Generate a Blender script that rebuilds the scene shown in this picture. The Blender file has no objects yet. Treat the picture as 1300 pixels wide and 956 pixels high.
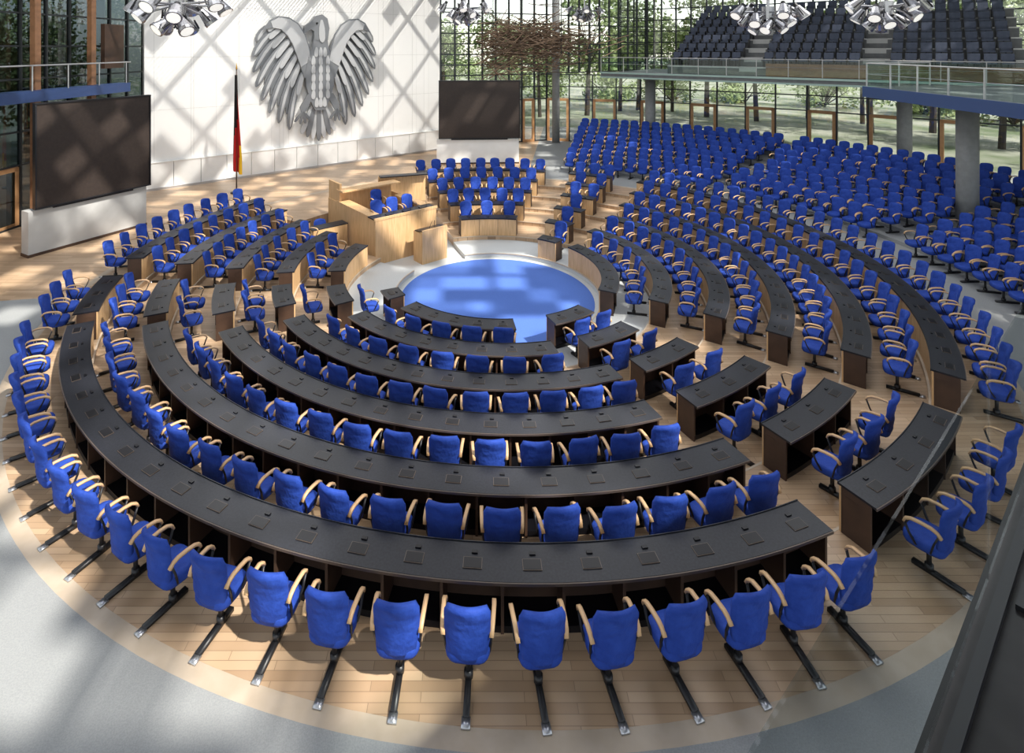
import bpy, bmesh, math, random
from mathutils import Matrix, Vector
random.seed(7)
S=bpy.context.scene
try:
    S.view_settings.view_transform='Standard'
except Exception: pass
CX,CY=0.83,19.1
STEP=0.17
ZF=STEP*6
def P(R,a):
    r=math.radians(a); return (CX+R*math.sin(r), CY-R*math.cos(r))
# ---------------------------------------------------------------- materials
def mat(name,col,rough=0.6,metal=0.0,col2=None,scale=5,bump=0.0,bscale=20,emit=0,spec=0.5,kind='noise',detail=3,stretch=None):
    m=bpy.data.materials.new(name); m.use_nodes=True
    nt=m.node_tree; b=nt.nodes['Principled BSDF']
    b.inputs['Base Color'].default_value=(*col,1); b.inputs['Roughness'].default_value=rough
    b.inputs['Metallic'].default_value=metal
    b.inputs['Specular IOR Level'].default_value=spec
    tc=nt.nodes.new('ShaderNodeTexCoord'); mp=nt.nodes.new('ShaderNodeMapping')
    nt.links.new(tc.outputs['Object'],mp.inputs['Vector'])
    if stretch: mp.inputs['Scale'].default_value=stretch
    if col2:
        if kind=='noise':
            n=nt.nodes.new('ShaderNodeTexNoise'); n.inputs['Scale'].default_value=scale; n.inputs['Detail'].default_value=detail
            nt.links.new(mp.outputs[0],n.inputs['Vector'])
            r=nt.nodes.new('ShaderNodeValToRGB'); r.color_ramp.elements[0].position=0.35; r.color_ramp.elements[1].position=0.65
            r.color_ramp.elements[0].color=(*col,1); r.color_ramp.elements[1].color=(*col2,1)
            nt.links.new(n.outputs['Fac'],r.inputs[0]); nt.links.new(r.outputs[0],b.inputs['Base Color'])
        else:
            n=nt.nodes.new('ShaderNodeTexBrick'); n.inputs['Scale'].default_value=scale
            n.inputs['Color1'].default_value=(*col,1); n.inputs['Color2'].default_value=(*col2,1)
            n.inputs['Mortar'].default_value=(*[c*0.7 for c in col],1)
            n.inputs['Mortar Size'].default_value=0.004 if kind=='plank' else 0.006
            n.inputs['Brick Width'].default_value=1.2 if kind=='plank' else 1.6
            n.inputs['Row Height'].default_value=0.11 if kind=='plank' else 1.6
            nt.links.new(mp.outputs[0],n.inputs['Vector']); nt.links.new(n.outputs['Color'],b.inputs['Base Color'])
    if bump:
        n2=nt.nodes.new('ShaderNodeTexNoise'); n2.inputs['Scale'].default_value=bscale
        nt.links.new(tc.outputs['Object'],n2.inputs['Vector'])
        bp=nt.nodes.new('ShaderNodeBump'); bp.inputs['Strength'].default_value=bump; bp.inputs['Distance'].default_value=0.02
        nt.links.new(n2.outputs['Fac'],bp.inputs['Height']); nt.links.new(bp.outputs[0],b.inputs['Normal'])
    if emit:
        b.inputs['Emission Color'].default_value=(*col,1); b.inputs['Emission Strength'].default_value=emit
    return m
def glassmat(name,tint=(0.9,0.97,0.95),gl=0.08):
    m=bpy.data.materials.new(name); m.use_nodes=True; nt=m.node_tree
    for n in list(nt.nodes): nt.nodes.remove(n)
    o=nt.nodes.new('ShaderNodeOutputMaterial'); t=nt.nodes.new('ShaderNodeBsdfTransparent'); g=nt.nodes.new('ShaderNodeBsdfGlossy')
    t.inputs[0].default_value=(*tint,1); g.inputs['Roughness'].default_value=0.02
    mx=nt.nodes.new('ShaderNodeMixShader'); mx.inputs[0].default_value=gl
    nt.links.new(t.outputs[0],mx.inputs[1]); nt.links.new(g.outputs[0],mx.inputs[2]); nt.links.new(mx.outputs[0],o.inputs[0])
    return m
M={}
M['blue']=mat('blue_fabric',(0.012,0.045,0.29),0.75,col2=(0.021,0.067,0.38),scale=6,bump=0.8,bscale=11,spec=0.3)
M['black']=mat('black_metal',(0.012,0.012,0.014),0.4)
M['beech']=mat('beech_arm',(0.66,0.42,0.22),0.4)
M['silver']=mat('silver_metal',(0.55,0.56,0.58),0.3,0.8)
M['slate']=mat('slate_desktop',(0.010,0.011,0.016),0.36,col2=(0.017,0.019,0.026),scale=30,spec=0.34)
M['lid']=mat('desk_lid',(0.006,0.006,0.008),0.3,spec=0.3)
M['trim']=mat('desk_edge_trim',(0.13,0.10,0.08),0.4,0.3)
M['panel']=mat('wood_panel',(0.58,0.36,0.17),0.45,col2=(0.70,0.46,0.24),scale=3,stretch=(6,6,0.6))
M['panelend']=mat('wood_panel_dark',(0.05,0.027,0.018),0.5,col2=(0.07,0.038,0.024),scale=3)
M['floor']=mat('parquet',(0.42,0.28,0.17),0.34,col2=(0.57,0.405,0.26),kind='plank',scale=1.0)
M['edge']=mat('light_wood_edge',(0.48,0.39,0.29),0.45,col2=(0.53,0.44,0.34),scale=4)
M['grey']=mat('grey_carpet',(0.28,0.29,0.29),0.95,col2=(0.33,0.34,0.34),scale=60)
M['lgrey']=mat('light_grey_carpet',(0.52,0.54,0.54),0.95,col2=(0.58,0.60,0.60),scale=40)
M['bluecarpet']=mat('blue_carpet',(0.07,0.155,0.50),0.95,col2=(0.085,0.18,0.56),scale=50)
M['white']=mat('white_wall_panels',(0.89,0.89,0.87),0.5,col2=(0.92,0.92,0.90),kind='brick',scale=1.0)
M['white2']=mat('white_paint',(0.80,0.80,0.78),0.5,col2=(0.84,0.84,0.82),scale=2)
M['grey2']=mat('grey_plinth',(0.46,0.46,0.45),0.5,col2=(0.50,0.50,0.49),scale=2)
M['seam']=mat('wall_seam',(0.62,0.62,0.60),0.6)
M['screen']=mat('screen_brown',(0.036,0.027,0.023),0.45,col2=(0.043,0.032,0.027),scale=10,spec=0.3)
M['frame']=mat('window_frame_grey',(0.04,0.045,0.05),0.4,0.5)
M['dframe']=mat('wood_door_frame',(0.52,0.27,0.12),0.45,col2=(0.60,0.33,0.15),scale=4)
M['dwood']=mat('brown_timber',(0.20,0.10,0.05),0.5,col2=(0.26,0.13,0.065),scale=4)
M['glass']=glassmat('window_glass',(0.88,0.90,0.88),0.09)
M['dglass']=glassmat('dark_window_glass',(0.27,0.31,0.33),0.10)
M['rail']=glassmat('rail_glass',(0.88,0.95,0.93),0.05)
M['crail']=glassmat('clear_rail_glass',(0.84,0.87,0.87),0.04)
M['greenglass']=mat('green_glass_edge',(0.34,0.46,0.42),0.25)
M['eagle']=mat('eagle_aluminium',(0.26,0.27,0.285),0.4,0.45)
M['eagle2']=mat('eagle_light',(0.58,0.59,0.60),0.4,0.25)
M['conc']=mat('column_concrete',(0.26,0.27,0.27),0.6,col2=(0.30,0.31,0.31),scale=5)
M['slab']=mat('balcony_slab',(0.11,0.115,0.12),0.5,col2=(0.14,0.145,0.15),scale=4)
M['ledge']=mat('dark_ledge_metal',(0.014,0.012,0.012),0.35,col2=(0.024,0.021,0.021),scale=8,spec=0.35)
M['bluestrip']=mat('blue_balcony_edge',(0.035,0.07,0.19),0.4)
M['darkseat']=mat('tribune_seat_grey',(0.045,0.06,0.10),0.6,col2=(0.065,0.08,0.125),scale=5)
M['leaf']=mat('leaves',(0.13,0.21,0.06),0.6,col2=(0.48,0.56,0.28),scale=1.2)
M['trunk']=mat('bark',(0.08,0.065,0.055),0.9)
M['grass']=mat('grass',(0.16,0.20,0.11),0.95,col2=(0.42,0.42,0.36),scale=0.25)
M['stick']=mat('stick_wood',(0.14,0.09,0.06),0.8,col2=(0.24,0.165,0.11),scale=3)
M['fblack']=mat('flag_black',(0.01,0.01,0.01),0.8); M['fred']=mat('flag_red',(0.5,0.01,0.01),0.8); M['fgold']=mat('flag_gold',(0.85,0.5,0.02),0.8)
M['lampw']=mat('lamp_housing',(0.42,0.42,0.44),0.25,0.8)
M['lampg']=mat('lamp_lens',(1,0.97,0.9),0.2,emit=0.6)
M['roof']=mat('dapple_roof_panel',(0.6,0.6,0.6),0.7)
# ---------------------------------------------------------------- mesh builder
class MB:
    def __init__(s): s.v=[];s.f=[];s.m=[];s.mats=[];s.T=Matrix.Identity(4)
    def mi(s,k):
        if k not in s.mats: s.mats.append(k)
        return s.mats.index(k)
    def add(s,vs,fs,k):
        o=len(s.v); s.v+=[tuple(s.T@Vector(p)) for p in vs]; i=s.mi(k)
        for f in fs: s.f.append([o+j for j in f]); s.m.append(i)
    def box(s,c,d,k,rz=0,R=None):
        x,y,z=d[0]/2,d[1]/2,d[2]/2
        R=R or Matrix.Rotation(rz,3,'Z'); c=Vector(c)
        vs=[c+R@Vector((i*x,j*y,l*z)) for l in(-1,1) for j in(-1,1) for i in(-1,1)]
        s.add(vs,[(0,2,3,1),(4,5,7,6),(0,1,5,4),(2,6,7,3),(0,4,6,2),(1,3,7,5)],k)
    def prism(s,poly,z0,z1,k):
        n=len(poly); vs=[(x,y,z0) for x,y in poly]+[(x,y,z1) for x,y in poly]
        s.add(vs,[list(range(n))[::-1],list(range(n,2*n))]+[(i,(i+1)%n,n+(i+1)%n,n+i) for i in range(n)],k)
    def slabpoly(s,poly,y0,y1,k):
        n=len(poly); vs=[(x,y0,z) for x,z in poly]+[(x,y1,z) for x,z in poly]
        s.add(vs,[list(range(n)),list(range(n,2*n))[::-1]]+[(i,n+i,n+(i+1)%n,(i+1)%n) for i in range(n)],k)
    def tube(s,p0,p1,r,k,n=8,r1=None):
        p0=Vector(p0);p1=Vector(p1); d=(p1-p0).normalized(); a=d.orthogonal().normalized(); b=d.cross(a)
        r1=r if r1 is None else r1
        vs=[];
        for p,q in((p0,r),(p1,r1)):
            for i in range(n):
                t=2*math.pi*i/n; vs.append(p+a*math.cos(t)*q+b*math.sin(t)*q)
        s.add(vs,[(i,(i+1)%n,n+(i+1)%n,n+i) for i in range(n)]+[list(range(n))[::-1],list(range(n,2*n))],k)
    def sweep(s,pts,w,h,k,up=(1,0,0)):
        up=Vector(up); vs=[]
        for i,p in enumerate(pts):
            p=Vector(p); d=(Vector(pts[min(i+1,len(pts)-1)])-Vector(pts[max(i-1,0)])).normalized()
            n=d.cross(up).normalized()
            vs+=[p+up*w/2+n*h/2,p-up*w/2+n*h/2,p-up*w/2-n*h/2,p+up*w/2-n*h/2]
        fs=[(0,1,2,3)]; L=len(pts)
        for i in range(L-1):
            for j in range(4): fs.append((i*4+j,(i+1)*4+j,(i+1)*4+(j+1)%4,i*4+(j+1)%4))
        fs.append(tuple((L-1)*4+j for j in(3,2,1,0))); s.add(vs,fs,k)
    def arc(s,R0,R1,a0,a1,z0,z1,k,seg=2.0):
        n=max(1,int(math.ceil((a1-a0)/seg))); vs=[]
        for i in range(n+1):
            a=a0+(a1-a0)*i/n; x0,y0=P(R0,a); x1,y1=P(R1,a)
            vs+=[(x0,y0,z0),(x1,y1,z0),(x1,y1,z1),(x0,y0,z1)]
        fs=[]
        full=abs(a1-a0-360)<1e-6
        for i in range(n):
            for j in range(4): fs.append((i*4+j,i*4+(j+1)%4,(i+1)*4+(j+1)%4,(i+1)*4+j))
        if not full: fs+= [(0,3,2,1),tuple(n*4+j for j in(0,1,2,3))]
        s.add(vs,fs,k)
    def mesh(s,name,smooth=False):
        me=bpy.data.meshes.new(name); me.from_pydata(s.v,[],s.f)
        for k in s.mats: me.materials.append(M[k])
        me.polygons.foreach_set('material_index',s.m)
        bm=bmesh.new(); bm.from_mesh(me); bmesh.ops.recalc_face_normals(bm,faces=bm.faces); bm.to_mesh(me); bm.free()
        if smooth:
            me.polygons.foreach_set('use_smooth',[True]*len(me.polygons))
        return me
    def obj(s,name,smooth=False):
        o=bpy.data.objects.new(name,s.mesh(name,smooth)); S.collection.objects.link(o); return o
def inst(name,me,loc,rz=0,sc=1):
    o=bpy.data.objects.new(name,me); S.collection.objects.link(o); o.location=loc; o.rotation_euler=(0,0,rz); o.scale=(sc,)*3; return o
# ---------------------------------------------------------------- floors
A0,A1=-120,199
b=MB(); b.arc(0.001,3.3,0,360,-0.3,0.004,'bluecarpet',3.75); b.obj('blue_carpet_disc')
b=MB(); b.arc(3.3,3.5,0,360,-0.3,0.0,'lgrey')
b.arc(3.5,9.6,A1,A0+360,-0.3,0.0,'lgrey')
for k in range(1,7):
    r0=3.5+1.6*(k-1); r1=r0+1.6
    z=STEP*k
    if k==6: r1=12.98
    b.arc(r0,r1,A0,A1,-0.3,z,'lgrey' if k==1 else 'floor')
    b.arc(r0-0.02,r0+0.02,A0,A1,z-0.03,z+0.004,'edge')
b.arc(9.6,12.98,A1,A0+360,-0.3,ZF,'floor')
b.arc(12.98,13.2,0,360,-0.3,ZF,'edge')
b.arc(13.2,34,-80,170,-0.3,ZF,'grey')
b.arc(13.2,34,170,280,-0.3,ZF,'floor')
b.obj('floor')
b=MB(); b.arc(33,150,0,360,-0.5,ZF-0.1,'grass',5); b.obj('lawn_ground')
b=MB()
for i in range(1,9): b.arc(14.6+i*0.98,23.9 if i==8 else 15.58+i*0.98,62,163,ZF,ZF+0.14*i,'grey')
b.obj('floor_spectator_steps')
# ---------------------------------------------------------------- chair
def chair_mesh():
    c=MB()
    nx,nz=8,12; F=[];B=[]
    for j in range(nz+1):
        t=j/nz; z=0.47+0.70*t
        w=0.215+0.055*min(1,t/0.55)**0.8
        if t>0.8: w*=math.sqrt(max(0,1-((t-0.8)/0.2)**2*0.30))
        if t<0.1: w*=0.86+0.14*t/0.1
        for i in range(nx+1):
            u=i/nx*2-1; x=u*w
            y=-0.21-0.08*t-0.05*t*t+0.09*u*u*(0.4+0.6*t)
            zz=z-(0.035*u*u if t>0.85 else 0)
            th=0.085*(1-0.5*abs(u)**3)*(1-0.3*t)
            ridge=0.010*math.sin(t*8)+0.006*math.sin(t*23+u*3)
            F.append((x,y+th/2+ridge*0.5,zz)); B.append((x,y-th/2-ridge,zz))
    N=(nx+1)*(nz+1); fs=[]
    for j in range(nz):
        for i in range(nx):
            a=j*(nx+1)+i; fs.append((a,a+1,a+nx+2,a+nx+1)); fs.append((N+a,N+a+nx+1,N+a+nx+2,N+a+1))
    for i in range(nx): fs.append((i,N+i,N+i+1,i+1)); a=nz*(nx+1)+i; fs.append((a,a+1,N+a+1,N+a))
    for j in range(nz): a=j*(nx+1); fs.append((a,a+nx+1,N+a+nx+1,N+a)); a+=nx; fs.append((a,N+a,N+a+nx+1,a+nx+1))
    c.add(F+B,fs,'blue')
    rings=[(0.43,0.80),(0.42,0.93),(0.46,1.0),(0.52,1.0),(0.55,0.94),(0.555,0.75)]
    n=20; vs=[]
    for z,sc in rings:
        for i in range(n):
            t=2*math.pi*i/n; ct,st=math.cos(t),math.sin(t)
            vs.append((0.265*sc*math.copysign(abs(ct)**0.5,ct),0.01+0.26*sc*math.copysign(abs(st)**0.5,st),z+(0.012 if st<0 else -0.01*st)))
    fs=[(r*n+i,r*n+(i+1)%n,(r+1)*n+(i+1)%n,(r+1)*n+i) for r in range(len(rings)-1) for i in range(n)]
    fs+=[list(range(n))[::-1],list(range((len(rings)-1)*n,len(rings)*n))]
    c.add(vs,fs,'blue')
    for sx in(-1,1):
        x=0.295*sx
        pts=[(x*0.95,-0.23,0.76),(x*0.98,-0.19,0.82),(x,-0.12,0.845),(x*1.02,0.0,0.845),(x*1.03,0.11,0.83),(x*1.02,0.18,0.79),(x*1.0,0.20,0.735)]
        c.sweep(pts,0.05,0.028,'beech')
        c.sweep([(x*1.0,0.195,0.74),(x*0.97,0.14,0.60),(x*0.9,0.07,0.48),(x*0.6,0.02,0.42),(x*0.2,0,0.40)],0.03,0.022,'black')
        c.sweep([(x*0.95,-0.20,0.78),(x*0.92,-0.14,0.62),(x*0.85,-0.10,0.46)],0.03,0.022,'black')
    c.box((0,-0.02,0.41),(0.32,0.32,0.03),'black')
    c.tube((0,0,0.05),(0,0,0.40),0.032,'black',10)
    c.tube((0,0,0.04),(0,0,0.12),0.055,'black',10)
    c.box((0,-0.10,0.025),(0.075,0.60,0.05),'black')
    c.box((0,-0.44,0.012),(0.10,0.11,0.024),'silver')
    return c.mesh('conference_chair_mesh',True)
CH=chair_mesh()
def place_chair(R,a,z,jit=8,name='conference_chair'):
    x,y=P(R+random.uniform(-.03,.03),a)
    inst(name,CH,(x,y,z+0.003),math.radians(a+random.uniform(-jit,jit)))
# ---------------------------------------------------------------- desks
blocks={1:[(-66,-56),(-46,5),(21,41),(63,127),(137,150)],
2:[(-111,-84),(-72,-58),(-49,13),(21.5,39),(59,132),(142,154),(168,195)],
3:[(-114,-81),(-73,-61),(-54,20),(25,40),(55,134),(144,155),(167,196)],
4:[(-116,-82),(-74,-61),(-54,18.5),(24,41),(52,136),(145,156),(166,197)],
5:[(-118,-83),(-76,-63),(-60,21.5),(27,41.5),(50.5,138),(146,157),(165.5,198)],
6:[(-119,-84),(-77,-65.5),(-62.5,20.5),(25,42.5),(50,140),(147,158),(164.5,199)]}
def desk(k,a0,a1,angs):
    Ro=4.07+1.6*(k-1); z=STEP*k; zt=z+0.75; d=MB(); Ri=Ro-0.55
    d.arc(Ri,Ro,a0,a1,zt-0.035,zt,'slate',1.5)
    d.arc(Ri-0.012,Ri,a0,a1,zt-0.04,zt+0.012,'slate',1.5)
    d.arc(Ro,Ro+0.015,a0,a1,zt-0.04,zt-0.004,'trim',1.5)
    L=math.radians(a1-a0)*Ri; n=max(1,round(L/0.8)); g=math.degrees(0.008/Ri)
    for i in range(n):
        p0=a0+(a1-a0)*i/n+g; p1=a0+(a1-a0)*(i+1)/n-g
        d.arc(Ri+0.01,Ri+0.045,p0,p1,z+0.004,zt-0.04,'panel',1.5)
    d.arc(Ri+0.045,Ri+0.06,a0,a1,z+0.01,zt-0.04,'panelend',1.5)
    d.arc(Ri+0.06,Ri+0.3,a0,a1,zt-0.16,zt-0.14,'panelend',1.5)
    ge=math.degrees(0.03/Ro)
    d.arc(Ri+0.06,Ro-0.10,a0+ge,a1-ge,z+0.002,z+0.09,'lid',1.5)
    m=len(angs); g=math.degrees(0.02/Ro)
    for i in range(m+1):
        a=a0+(a1-a0)*i/m; a=min(max(a,a0+g*1.2),a1-g*1.2)
        d.arc(Ri+0.05,Ro-0.08,a-g,a+g,z+0.003,zt-0.036,'panelend')
    for a in angs:
        x,y=P(Ro-0.24,a); r=math.radians(a)
        d.box((x,y,zt+0.004),(0.25,0.16,0.012),'trim',r)
        d.box((x,y,zt+0.007),(0.235,0.145,0.012),'lid',r)
        x,y=P(Ro-0.40,a+math.degrees(0.02/Ro)); d.box((x,y,zt+0.008),(0.08,0.045,0.016),'lid',r)
    d.obj('curved_desk')
for k,bl in blocks.items():
    Ro=4.07+1.6*(k-1)
    for a0,a1 in bl:
        Rc=Ro+0.47
        sp=0.80 if k>=5 else 0.76
        n=max(1,int(math.radians(a1-a0)*Rc/sp))
        angs=[a0+(a1-a0)*(i+0.5)/n for i in range(n)]
        desk(k,a0,a1,angs)
        for a in angs: place_chair(Rc+0.0,a,STEP*k)
cols=[(19.6,22.0),(12.8,40.0),(24.5,31.5)]
for i in range(9):
    R=15.08+0.98*i; z=ZF+0.14*i
    n=int(math.radians(100)*R/0.70)
    for j in range(n):
        a=62+100*(j+0.5)/n
        if abs(a-97)<1.8 or abs(a-128)<1.4: continue
        x,y=P(R,a)
        if any(math.hypot(x-c[0],y-c[1])<0.85 for c in cols): continue
        place_chair(R,a,z,12)
# ---------------------------------------------------------------- eagle wall
dA=Vector((-0.628,0.779,0)); nA=Vector((0.779,0.628,0))
def frameM(o,ex,ey):
    ez=Vector((0,0,1)); m=Matrix.Identity(4)
    for r in range(3): m[r][0]=ex[r]; m[r][1]=ey[r]; m[r][2]=ez[r]; m[r][3]=o[r]
    return m
WL=18.9
b=MB(); b.T=frameM((-17.15,29.0,ZF),nA,-dA)
b.box((WL/2,-0.25,6.5),(WL,0.5,13.0),'white')
o=b.obj('wall_front')
b=MB(); b.T=frameM((-17.15,29.0,ZF),nA,-dA)
nn=14
for i in range(nn):
    w=WL/nn; b.box((w*(i+.5),0.07,0.72),(w-0.03,0.12,1.42),'white2')
b.box((WL/2,0.10,0.06),(WL,0.16,0.12),'silver'); b.box((WL/2,0.09,1.45),(WL,0.16,0.04),'white2')
for i in range(1,8): b.box((WL*i/8,0.004,7.2),(0.015,0.008,11.4),'seam')
for z in(4.2,7.0,9.8): b.box((WL/2,0.004,z),(WL,0.008,0.015),'seam')
b.obj('baseboard_front')
# eagle
b=MB(); b.T=frameM(Vector((-17.15,29.0,0))+nA*(WL*0.5),nA,-dA)@Matrix.Translation((0,0.02,6.65))
def feather(p0,p1,w,y0,y1,k,bend=0.0):
    p0=Vector(p0);p1=Vector(p1); d=(p1-p0); L=d.length; d/=L; q=Vector((-d.y,d.x))
    out=[]
    prof=[(0,0.30),(0.15,0.6),(0.35,0.9),(0.6,1.0),(0.82,0.95),(0.94,0.65),(1.0,0.12)]
    bb=lambda t:q*bend*math.sin(math.pi*t)
    for t,s in prof: out.append(p0+d*L*t+q*w*s/2+bb(t))
    for t,s in reversed(prof): out.append(p0+d*L*t-q*w*s/2+bb(t))
    b.slabpoly([(o.x,o.y) for o in out],y0,y1,k)
roots=[(2.75,3.30),(2.45,3.15),(2.15,2.85),(1.9,2.45),(1.68,2.0),(1.48,1.5),(1.28,1.0),(1.05,0.45)]
tips=[(3.80,2.25),(4.0,1.35),(3.98,0.45),(3.82,-0.42),(3.50,-1.25),(3.05,-2.0),(2.5,-2.65),(1.85,-3.1)]
for sx in(-1,1):
    for i,(r,t) in enumerate(zip(roots,tips)):
        feather((r[0]*sx,r[1]),(t[0]*sx,t[1]),0.42,0.12,0.22,'eagle',0.15*sx)
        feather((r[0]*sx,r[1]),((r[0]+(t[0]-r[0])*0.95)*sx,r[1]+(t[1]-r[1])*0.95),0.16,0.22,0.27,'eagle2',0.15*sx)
        if i<7:
            rm=((r[0]+roots[i+1][0])/2,(r[1]+roots[i+1][1])/2); tm=((t[0]+tips[i+1][0])/2,(t[1]+tips[i+1][1])/2)
            feather((rm[0]*sx,rm[1]),((rm[0]+(tm[0]-rm[0])*0.80)*sx,rm[1]+(tm[1]-rm[1])*0.80),0.28,0.03,0.10,'eagle',0.13*sx)
        r2=(r[0]*0.9,r[1]+0.03); t2=(r[0]+(t[0]-r[0])*0.42,r[1]+(t[1]-r[1])*0.42)
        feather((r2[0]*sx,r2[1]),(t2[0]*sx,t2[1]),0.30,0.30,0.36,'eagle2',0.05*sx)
    arm=[(0.40,0.1),(0.52,1.1),(0.68,1.9),(0.95,2.7),(1.38,3.35),(1.95,3.70),(2.6,3.76),(3.12,3.50),(3.50,2.90),(3.0,3.05),(2.5,2.98),(2.1,2.62),(1.78,2.1),(1.5,1.4),(1.25,0.7),(1.0,0.0)]
    b.slabpoly([(x*sx,z) for x,z in arm],0.38,0.47,'eagle')
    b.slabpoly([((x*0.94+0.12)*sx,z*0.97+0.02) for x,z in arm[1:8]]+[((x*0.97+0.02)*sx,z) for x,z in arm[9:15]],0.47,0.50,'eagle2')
    b.slabpoly([((0.35)*sx,-0.9),((0.85)*sx,-1.0),((1.3)*sx,-1.75),((1.2)*sx,-2.1),((0.98)*sx,-2.1)],0.42,0.52,'eagle')
    for i in range(4):
        feather((1.1*sx,-2.0),((0.62+0.34*i)*sx,-2.85+0.16*abs(i-1.5)),0.15,0.44,0.54,'eagle')
body=[(-0.42,2.6),(-0.50,1.9),(-0.78,1.3),(-0.95,0.4),(-0.90,-0.5),(-0.62,-1.4),(-0.32,-2.0),(0.32,-2.0),(0.62,-1.4),(0.90,-0.5),(0.95,0.4),(0.78,1.3),(0.52,1.9),(0.46,2.6)]
b.slabpoly(body,0.22,0.50,'eagle')
for r in range(7):
    for c in range(-1,2):
        x=c*0.46*(0.6 if r==0 else 1)*(0.55 if r==6 else 1); z=1.9-r*0.52
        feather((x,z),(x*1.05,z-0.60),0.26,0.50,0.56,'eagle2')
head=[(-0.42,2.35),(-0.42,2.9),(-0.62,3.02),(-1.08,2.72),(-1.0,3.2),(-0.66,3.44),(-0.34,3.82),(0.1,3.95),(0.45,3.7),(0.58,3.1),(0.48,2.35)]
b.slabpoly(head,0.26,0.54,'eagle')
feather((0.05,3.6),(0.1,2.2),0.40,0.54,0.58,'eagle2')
b.tube((-0.25,0.54,3.38),(-0.25,0.60,3.38),0.07,'black',10)
for i in range(7):
    a=(i-3)*0.15; feather((a*0.8,-1.6),(math.sin(a)*2.5,-1.7-math.cos(a)*2.25+0.1*abs(i-3)),0.32,0.12+0.05*(i%2),0.24+0.05*(i%2),'eagle' if i%2 else 'eagle2')
b.obj('eagle_relief')
# flag
b=MB(); fx,fy=-12.2,28.7
b.tube((fx,fy,ZF),(fx,fy,ZF+6.4),0.035,'trim',10); b.tube((fx,fy,ZF),(fx,fy,ZF+0.06),0.3,'black',20); b.tube((fx,fy,ZF+6.4),(fx,fy,ZF+6.75),0.05,'fgold',8,0.0)
nx,nz=8,24
for layer in range(nx):
    for j in range(nz):
        def pt(i,jj):
            t=jj/nz; u=i/nx
            w=0.12+0.34*min(1,t*1.2)
            return (fx-0.03+(u-0.35)*w*1.1,fy-0.05+0.11*math.sin(u*11+t*2),ZF+6.1-4.9*t-0.25*u*(t))
        val=(j/nz)*1.0+0.75*(layer/nx)
        k='fblack' if val<0.80 else ('fred' if val<1.36 else 'fgold')
        b.add([pt(layer,j),pt(layer+1,j),pt(layer+1,j+1),pt(layer,j+1)],[(0,1,2,3)],k)
b.obj('flag_on_pole',True)
# screens
def screen(p0,p1,zb,zt,name,basez,pk):
    p0=Vector((*p0,0));p1=Vector((*p1,0)); ex=(p1-p0).normalized(); ey=Vector((ex.y,-ex.x,0)); L=(p1-p0).length
    b=MB(); b.T=frameM(p0,ex,ey)
    b.box((L/2,0,(zb+zt)/2),(L,0.14,zt-zb),'screen')
    for z in(zb,zt): b.box((L/2,0.01,z),(L+0.06,0.2,0.05),'black')
    for x in(0,L): b.box((x,0.01,(zb+zt)/2),(0.05,0.2,zt-zb),'black')
    b.box((L/2-0.1,-0.35,(basez+zb)/2-0.05),(L+0.1,0.5,zb-basez-0.1),pk)
    b.box((L/2-0.1,-0.35,basez+0.05),(L+0.14,0.54,0.1),'panelend')
    b.box((L/2,-0.1,zb-0.06),(L*0.7,0.1,0.12),'black')
    b.obj(name)
screen((-15.7,19.9),(-13.7,23.5),2.75,6.52,'projection_screen',ZF,'grey2')
screen((-2.15,35.6),(3.05,35.9),2.7,6.4,'projection_screen',ZF,'white2')
# podium (x=perp, y=along)
b=MB(); b.T=frameM((CX,CY,0),nA,dA)
PH=1.75; xl,xr=-1.95,0.95; xm=(xl+xr)/2; W=xr-xl; yb=9.3
b.box((xm,5.0,PH/2),(W,0.08,PH),'panel')
for x in(xl+0.04,xr-0.04): b.box((x,(5.0+yb)/2,PH/2),(0.08,yb-5.0,PH),'panel')
b.box((xm,(5+yb)/2,0.5),(W-0.16,yb-5.1,1.0),'floor')
b.box((xm,5.25,PH+0.02),(W+0.05,0.6,0.05),'slate'); b.box((xm,4.97,PH+0.03),(W+0.1,0.06,0.1),'panel')
b.box((xl+0.25,7.0,PH+0.02),(0.5,2.9,0.05),'panel'); b.box((xr-0.2,6.6,PH+0.02),(0.4,2.2,0.05),'panel')
b.box((xm,8.4,1.6),(W-0.4,0.1,1.3),'panel'); b.box((xm,8.15,2.27),(W,0.6,0.06),'panel'); b.box((xl+0.1,8.8,1.3),(0.1,1.1,2.5),'panel')
b.box((1.5,8.6,1.75),(2.3,0.08,1.3),'panel',-0.35); b.box((1.5,8.45,2.42),(2.3,0.4,0.05),'slate',-0.35)
b.box((xl-0.85,7.2,0.55),(1.5,0.07,1.1),'panel'); b.box((xl-0.85,7.45,1.12),(1.55,0.55,0.04),'slate')
for x in(-1.2,-0.4,0.4): b.box((x,5.2,PH+0.06),(0.28,0.2,0.03),'lid'); b.tube((x+0.2,5.15,PH+0.04),(x+0.2,5.25,PH+0.3),0.008,'black',5)
b.obj('presidium_podium')
b=MB(); b.T=frameM((CX,CY,0),nA,dA)
b.box((0.12,3.9,0.66),(1.2,0.07,1.32),'panel')
for x in(-0.45,0.69): b.box((x,4.2,0.6),(0.06,0.6,1.2),'panel')
b.box((0.12,4.15,1.25),(1.2,0.55,0.05),'slate',0,Matrix.Rotation(-0.15,3,'X'))
for x in(0,.24): b.tube((x,4.1,1.27),(0.06+x*0.5,3.98,1.6),0.01,'black',6)
b.obj('speaker_lectern')
pz=math.atan2(-dA.y,-dA.x)-math.pi/2
for x,y in((-1.25,5.95),(-0.5,5.95),(0.25,5.95),(-0.4,7.5)):
    w=frameM((CX,CY,0),nA,dA)@Vector((x,y,1.005)); inst('conference_chair',CH,w,pz)
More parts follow.
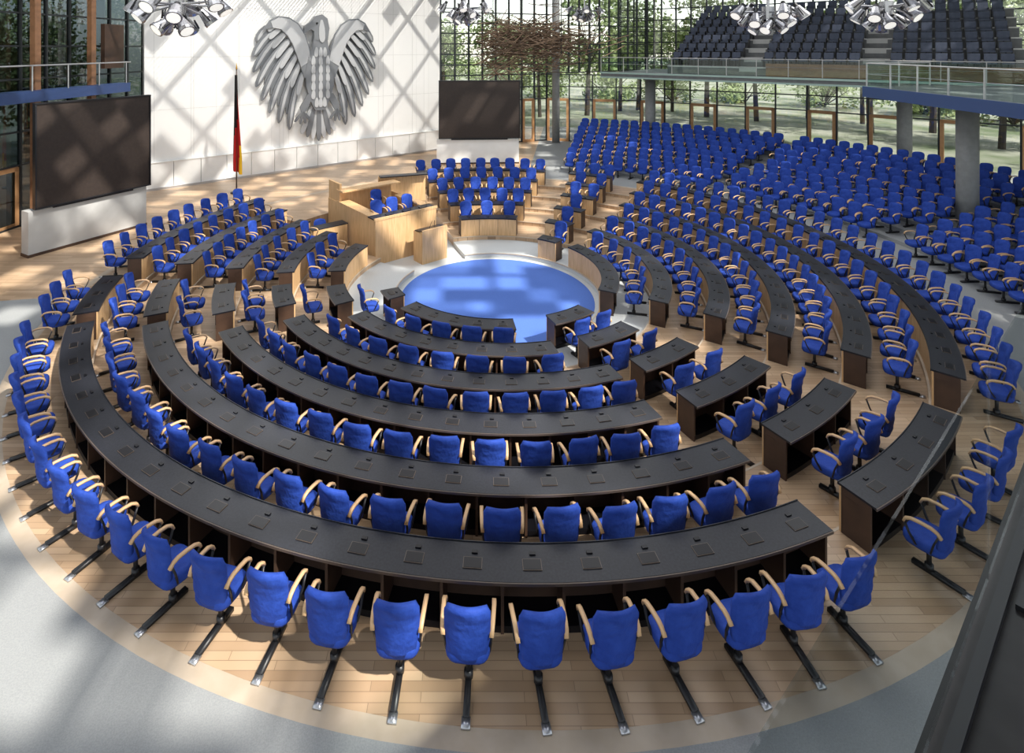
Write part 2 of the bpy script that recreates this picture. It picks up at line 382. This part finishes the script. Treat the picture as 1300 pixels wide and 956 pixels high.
w=frameM((CX,CY,0),nA,dA)@Vector((-2.8,8.05,0.005)); inst('conference_chair',CH,w,pz)
# ---------------------------------------------------------------- facades
wn=[0]
def facade(p0,p1,z0,z1,bay,trans,doors=(),fr=0.09,glass='glass',name=None,dh=3.4):
    p0=Vector((*p0,0));p1=Vector((*p1,0)); ex=(p1-p0).normalized(); ey=Vector((-ex.y,ex.x,0)); L=(p1-p0).length
    b=MB(); b.T=frameM(p0,ex,ey); n=max(1,round(L/bay)); w=L/n
    for i in range(n+1): b.box((w*i,0,(z0+z1)/2),(fr,0.16,z1-z0),'frame')
    for z in trans+[z0+0.04,z1-0.04]: b.box((L/2,0,z),(L,0.12,fr*0.8),'frame')
    for i in range(n):
        if (doors=='alt' and i%2==0) or (doors!='alt' and i in doors):
            for x in(w*i+0.14,w*(i+1)-0.14): b.box((x,-0.05,z0+dh/2),(0.18,0.14,dh),'dframe')
            b.box((w*(i+.5),-0.05,z0+dh-0.06),(w-0.2,0.14,0.2),'dframe'); b.box((w*(i+.5),-0.05,z0+0.1),(w-0.2,0.12,0.2),'dframe')
            b.box((w*(i+.5),-0.12,z0+1.1),(w-0.4,0.04,0.05),'silver')
    b.box((L/2,0.0,(z0+z1)/2),(L,0.02,z1-z0),glass)
    wn[0]+=1; b.obj(name or f'window_{wn[0]}')
A_,B_,C_,D_,E_,F_=(-2.4,41.6),(6,45),(13,43),(22,36.5),(30,28),(34,16)
for p,q in((B_,C_),(C_,D_),(D_,E_),(E_,F_)): facade(p,q,ZF,6.4,1.75,[4.4,5.4],'alt')
facade(A_,B_,ZF,13.8,1.2,[4.4,5.4,6.4,7.2,8.0,8.8,9.6,10.4,11.2],'alt',fr=0.11)
facade(B_,(17,52),6.4,13.8,1.2,[7.2,8,8.8,9.6,10.4,11.2],(),fr=0.11)
facade((14,52.5),(36,34),6.4,13.8,1.3,[8,9,10,11,12],(),fr=0.11)
facade((-18.4,31),(-19.6,17),ZF,13.8,1.3,[3.6,5.0,7.2,8.6,10.0,11.5],(0,1,6,7,8),dh=2.5,glass='dglass')
b=MB(); b.prism([(-18.1,28.4),(-17.5,28.4),(-18.5,17),(-19.3,17)],6.3,6.75,'bluestrip')
for i in range(7):
    y=17.3+i*1.8; x=-18.5+(y-17)/11.4*1.0
    b.tube((x,y,6.75),(x,y,7.8),0.03,'silver',6)
b.tube((-18.5,17,7.8),(-17.5,28.4,7.8),0.035,'silver',6)
for x,y in((-18.5,23.5),(-18.25,26.6)):
    b.box((x,y,7.4),(0.22,0.32,12.8),'dwood')
b.box((-18.15,28.0,8.6),(0.2,1.5,2.2),'panelend')
b.box((-19.0,20.4,2.1),(0.12,3.4,2.2),'dframe'); b.box((-18.92,20.4,2.1),(0.06,0.06,2.2),'dwood')
b.obj('side_gallery_walkway')
for x,y in cols:
    b=MB(); b.tube((x,y,ZF),(x,y,6.41),0.36,'conc',28); b.tube((x,y,6.2),(x,y,6.41),0.5,'slab',28); b.obj('round_column',True)
for x,y,z1 in((6.6,44.0,13.8),(-18.0,16.5,13.8)):
    b=MB(); b.tube((x,y,ZF),(x,y,z1),0.3,'conc',24); b.obj('round_column',True)
# ---------------------------------------------------------------- tribune
T0=Vector((9.0,38.9,0)); tx=Vector((0.77,-0.638,0)).normalized(); ty=Vector((0.638,0.77,0)).normalized()
TL=21.5; TS0=4.2
b=MB(); b.T=frameM(T0,tx,ty)
b.box((TL/2,4.9,6.6),(TL,9.8,0.30),'slab'); b.box((TL/2,-0.02,6.78),(TL+0.1,0.12,0.12),'greenglass'); b.box((TL/2,-0.02,6.48),(TL+0.1,0.12,0.10),'greenglass')
TP=0.58
for j in range(7): b.box(((TS0+TL)/2,(1.3+1.15*j+9.8)/2,6.75+TP*j+TP/2),(TL-TS0-0.02*j,9.8-1.3-1.15*j,TP),'slab')
for j in range(7): b.box(((TS0+TL)/2,1.3+1.15*j+0.02,6.75+TP*(j+1)-0.03),(TL-TS0,0.05,0.07),'seam')
for x in(TS0+0.62*8,TS0+0.62*18):
    for j in range(7): b.box((x,1.3+1.15*j+0.3,6.75+TP*j+TP*0.75),(1.0,0.62,TP*0.5),'grey2')
b.box(((TS0+TL)/2+3,1.1,7.2),(TL-TS0-6,0.08,0.75),'dwood')
b.obj('tribune_terrace')
b=MB()
b.box((0,0,0.42),(0.46,0.42,0.08),'darkseat'); b.box((0,0.22,0.68),(0.48,0.07,0.46),'darkseat',0,Matrix.Rotation(-0.2,3,'X'))
for x in(-.24,.24): b.box((x,0.02,0.3),(0.03,0.4,0.6),'black')
b.box((0,0.05,0.2),(0.06,0.06,0.4),'black')
TS=b.mesh('tribune_seat_mesh')
ang=math.atan2(tx.y,tx.x)
for j in range(7):
    for i in range(int((TL-TS0)/0.62)):
        if i in(7,8,17,18): continue
        p=T0+tx*(TS0+0.4+0.62*i)+ty*(1.78+1.15*j); inst('tribune_seat',TS,(p.x,p.y,6.75+TP*(j+1)+0.003),ang)
def railing(p0,p1,z,h,name,bay=1.6):
    p0=Vector((*p0,0));p1=Vector((*p1,0)); ex=(p1-p0).normalized(); ey=Vector((-ex.y,ex.x,0)); L=(p1-p0).length
    b=MB(); b.T=frameM(p0,ex,ey); n=max(1,round(L/bay))
    for i in range(n+1): b.box((L*i/n,0,z+h/2),(0.035,0.05,h),'grey2')
    b.tube((0,0,z+h),(L,0,z+h),0.025,'grey2',8); b.tube((0,0,z+h*0.55),(L,0,z+h*0.55),0.01,'silver',6)
    b.box((L/2,0.03,z+h/2),(L,0.015,h-0.1),'rail'); b.obj(name)
q=T0+tx*TL
railing((T0.x,T0.y),(q.x,q.y),6.85,1.0,'balcony_railing')
gp=[(17.2,24.4),(16.4,13.6),(27,10),(33,20),(24.8,25.2),(21,25.6)]
b=MB(); b.prism(gp,6.42,6.8,'slab'); b.prism([(17.12,24.4),(17.2,24.4),(16.4,13.6),(16.32,13.6)],6.38,6.84,'bluestrip')
b.obj('side_gallery_slab')
railing((17.25,24.3),(16.5,13.7),6.8,1.05,'balcony_railing')
railing((17.25,24.3),(21,25.5),6.8,1.05,'balcony_railing')
G0=Vector((1.29,1.53,0)); gx=Vector((0.79,0.62,0)).normalized(); gy=Vector((gx.y,-gx.x,0))
b=MB(); b.T=frameM(G0,gx,gy)
b.box((7.5,0.16,6.72),(23.5,0.32,0.16),'ledge'); b.box((7.5,1.9,6.45),(23.5,3.8,0.35),'ledge')
for i in range(24): b.box((-3.5+i*1.0,0.13,6.805),(0.12,0.08,0.02),'black')
b.box((7.5,0.30,6.82),(23.5,0.05,0.05),'black'); b.box((7.5,0.06,6.81),(23.5,0.03,0.03),'black')
b.obj('gallery_ledge')
b=MB(); b.T=frameM(G0,gx,gy)
for i in range(11): b.box((-3.5+i*2.0+0.99,0.02,7.17),(1.97,0.006,0.7),'crail')
b.obj('balcony_railing')
# stick sculpture
b=MB()
for i in range(420):
    x=max(1.6,random.gauss(4.2,2.1)); z=random.gauss(8.8,0.85); y=40.4+0.15*x+random.uniform(-0.7,0.7)
    a=random.gauss(0.12,0.45); L=random.uniform(0.6,1.7)
    dx,dz=math.cos(a)*L,math.sin(a)*L; dy=random.uniform(-.3,.3)
    b.tube((x-dx,y-dy,z-dz),(x+dx,y+dy,z+dz),0.03,'stick',5)
for x in(1.5,3.5,6.5): b.tube((x,40.7,8),(x,40.7,13.8),0.03,'black',6)
b.obj('stick_sculpture')
def lamp(x,y,z,s,n=13):
    b=MB(); b.T=Matrix.Translation((x,y,z))@Matrix.Scale(s,4)
    b.tube((0,0,0.1),(0,0,(13.9-z)/s),0.04,'lampw',8); b.tube((0,0,-0.1),(0,0,0.25),0.16,'lampw',14)
    rr=random.Random(int(x*10))
    for i in range(n):
        a=2*math.pi*i/n+0.3; q3=i%3; rr_=(0.85,0.6,0.3)[q3]; zz=(0.12,-0.12,-0.3)[q3]+rr.uniform(-.05,.05)
        c=Vector((math.cos(a)*rr_,math.sin(a)*rr_,zz)); d=Vector((math.cos(a)*0.6+rr.uniform(-.3,.3),math.sin(a)*0.6+rr.uniform(-.3,.3),-0.7)).normalized()
        b.tube((0,0,0.1),c,0.025,'lampw',6)
        b.tube(c-d*0.2,c+d*0.10,0.08,'lampw',14,0.15); b.tube(c+d*0.10,c+d*0.17,0.16,'lampw',14,0.16); b.tube(c+d*0.17,c+d*0.175,0.13,'lampg',14)
        b.tube(c-d*0.3,c-d*0.2,0.06,'black',10)
        for q in(-1,1):
            s2=d.cross(Vector((0,0,1))).normalized()*0.18*q; b.tube(c+s2-d*0.15,c+s2+d*0.1,0.02,'black',6)
    b.obj('hanging_spotlight_cluster',False)
def lampat(u,v,Y,s): lamp((u-600)*Y/705,Y,8.55+(60-v)*Y/705,s)
lampat(225,12,15,1.3); lampat(590,14,27,1.25); lampat(742,16,36,1.2); lampat(975,20,20,1.3); lampat(1125,14,18,1.25)
b=MB(); b.box((-16.6,27.6,1.7),(0.5,0.4,1.3),'black'); b.box((-16.6,27.38,1.7),(0.4,0.03,1.15),'lid'); b.obj('floor_loudspeaker')
# ---------------------------------------------------------------- trees
def tree_mesh(seed,h=11,r=4.2,n=3600,lo=0.32,trunk=True,ls=(0.12,0.26)):
    rr=random.Random(seed); b=MB()
    if trunk: b.tube((0,0,0),(0.2,0.1,h*0.55),0.22,'trunk',8,0.14)
    cl=[]
    for i in range(16):
        a=rr.uniform(0,6.28); q=rr.uniform(0.2,1)*r*0.75; z=h*rr.uniform(lo,0.95); cl.append((math.cos(a)*q,math.sin(a)*q,z,rr.uniform(0.9,1.7)*min(1,h/5)))
        b.tube((0.15,0.08,h*0.35*(trunk)+rr.uniform(0,h/6)),cl[-1][:3],0.06,'trunk',5,0.02)
    vs=[];fs=[]
    for i in range(n):
        c=rr.choice(cl); d=Vector((rr.gauss(0,1),rr.gauss(0,1),rr.gauss(0,1))).normalized()*c[3]*rr.uniform(0.5,1.1)
        p=Vector(c[:3])+d; u=Vector((rr.gauss(0,1),rr.gauss(0,1),rr.gauss(0,1))).normalized(); w=u.orthogonal().normalized(); s=rr.uniform(*ls)
        o=len(vs); vs+=[p-u*s,p+w*s*0.6,p+u*s,p-w*s*0.6]; fs.append((o,o+1,o+2,o+3))
    b.add(vs,fs,'leaf'); return b.mesh('tree_mesh')
TR=[tree_mesh(i,n=2300) for i in range(3)]
BU=[tree_mesh(20+i,h=3.2,r=3.6,n=2600,lo=0.1,trunk=False,ls=(0.08,0.18)) for i in range(2)]
rt=random.Random(3)
for i in range(26):
    a=95+i*115/26.0 ; R=rt.uniform(41,54)
    x,y=P(R,a+rt.uniform(-1.5,1.5)); inst('tree',TR[i%3],(x,y,ZF-0.12),rt.uniform(0,6),rt.uniform(0.9,1.35))
for i in range(16):
    a=85+i*125/16.0 ; R=rt.uniform(62,70)
    x,y=P(R,a); inst('garden_bush',BU[i%2],(x,y,ZF-0.15),rt.uniform(0,6),rt.uniform(1.4,2.0))
for i in range(9):
    inst('tree',TR[i%3],(-27-rt.uniform(0,6),14+i*3.2,ZF-0.0),rt.uniform(0,6),rt.uniform(0.9,1.2))
# ---------------------------------------------------------------- unseen roof, panels and louvres laid out to dapple the sun
b=MB(); rr=random.Random(11)
def along(x,y): return (x-CX)*dA.x+(y-CY)*dA.y
cs=1.0
x=-26
while x<34:
    y=-8
    while y<52:
        w_=along(x+.5,y+.5)>8.5
        u=rr.random()
        pc,ps=(0.08,0.92) if w_ else ((0.42,0.28) if x<14 else (0.70,0.12))  # added cover: evens sun on the eagle wall, shades the right side
        if u<pc: b.box((x+cs/2,y+cs/2,14.2),(cs,cs,0.04),'roof')
        elif u<pc+ps:
            for i in range(6): b.box((x+cs*(i+.5)/6,y+cs/2,14.2),(cs/12,cs,0.03),'roof')
        y+=cs
    x+=cs
x=-26
while x<=34: b.box((x,22,14.5),(0.12,60,0.3),'roof'); x+=3
y=-8
while y<=52: b.box((4,y,14.5),(60,0.12,0.3),'roof'); y+=3
b.obj('sun_dapple_roof')
# ---------------------------------------------------------------- lights
def sun(d,e):
    l=bpy.data.lights.new('sun','SUN'); l.energy=e; l.angle=0.025; l.color=(1,0.95,0.87); o=bpy.data.objects.new('sun',l); S.collection.objects.link(o)
    o.rotation_euler=Vector(d).to_track_quat('-Z','Y').to_euler(); o.location=(10,-5,30)
sun((-0.50,0.42,-0.78),7.2)
def area(x,y,z,s,e):  # unseen fill lamps added to stand in for light from a glass ceiling
    l=bpy.data.lights.new('ceiling_fill','AREA'); l.energy=e; l.size=s; l.color=(0.97,0.985,1.0); o=bpy.data.objects.new('ceiling_fill',l); S.collection.objects.link(o); o.location=(x,y,z)
for x,y,e in((-8,12,360),(7,12,360),(-9,25,560),(5,27,500),(15,22,380)): area(x,y,13.7,7,e)
w=bpy.data.worlds.new('sky'); S.world=w; w.use_nodes=True; nt=w.node_tree; bg=nt.nodes['Background']
sk=nt.nodes.new('ShaderNodeTexSky')
try:
    sk.sky_type='NISHITA'; sk.sun_disc=False; sk.sun_elevation=math.radians(48)
except Exception: pass
hs=nt.nodes.new('ShaderNodeHueSaturation'); hs.inputs['Saturation'].default_value=0.35
nt.links.new(sk.outputs[0],hs.inputs['Color']); nt.links.new(hs.outputs[0],bg.inputs['Color']); bg.inputs['Strength'].default_value=0.27
# ---------------------------------------------------------------- camera
cd=bpy.data.cameras.new('camera'); co=bpy.data.objects.new('camera',cd); S.collection.objects.link(co)
co.location=(0,0,8.55); co.rotation_euler=(math.radians(90),0,0)
cd.sensor_width=36; cd.lens=36*705/1300; cd.shift_x=50/1300; cd.shift_y=-418/1300; cd.clip_start=0.05; cd.clip_end=500
S.camera=co
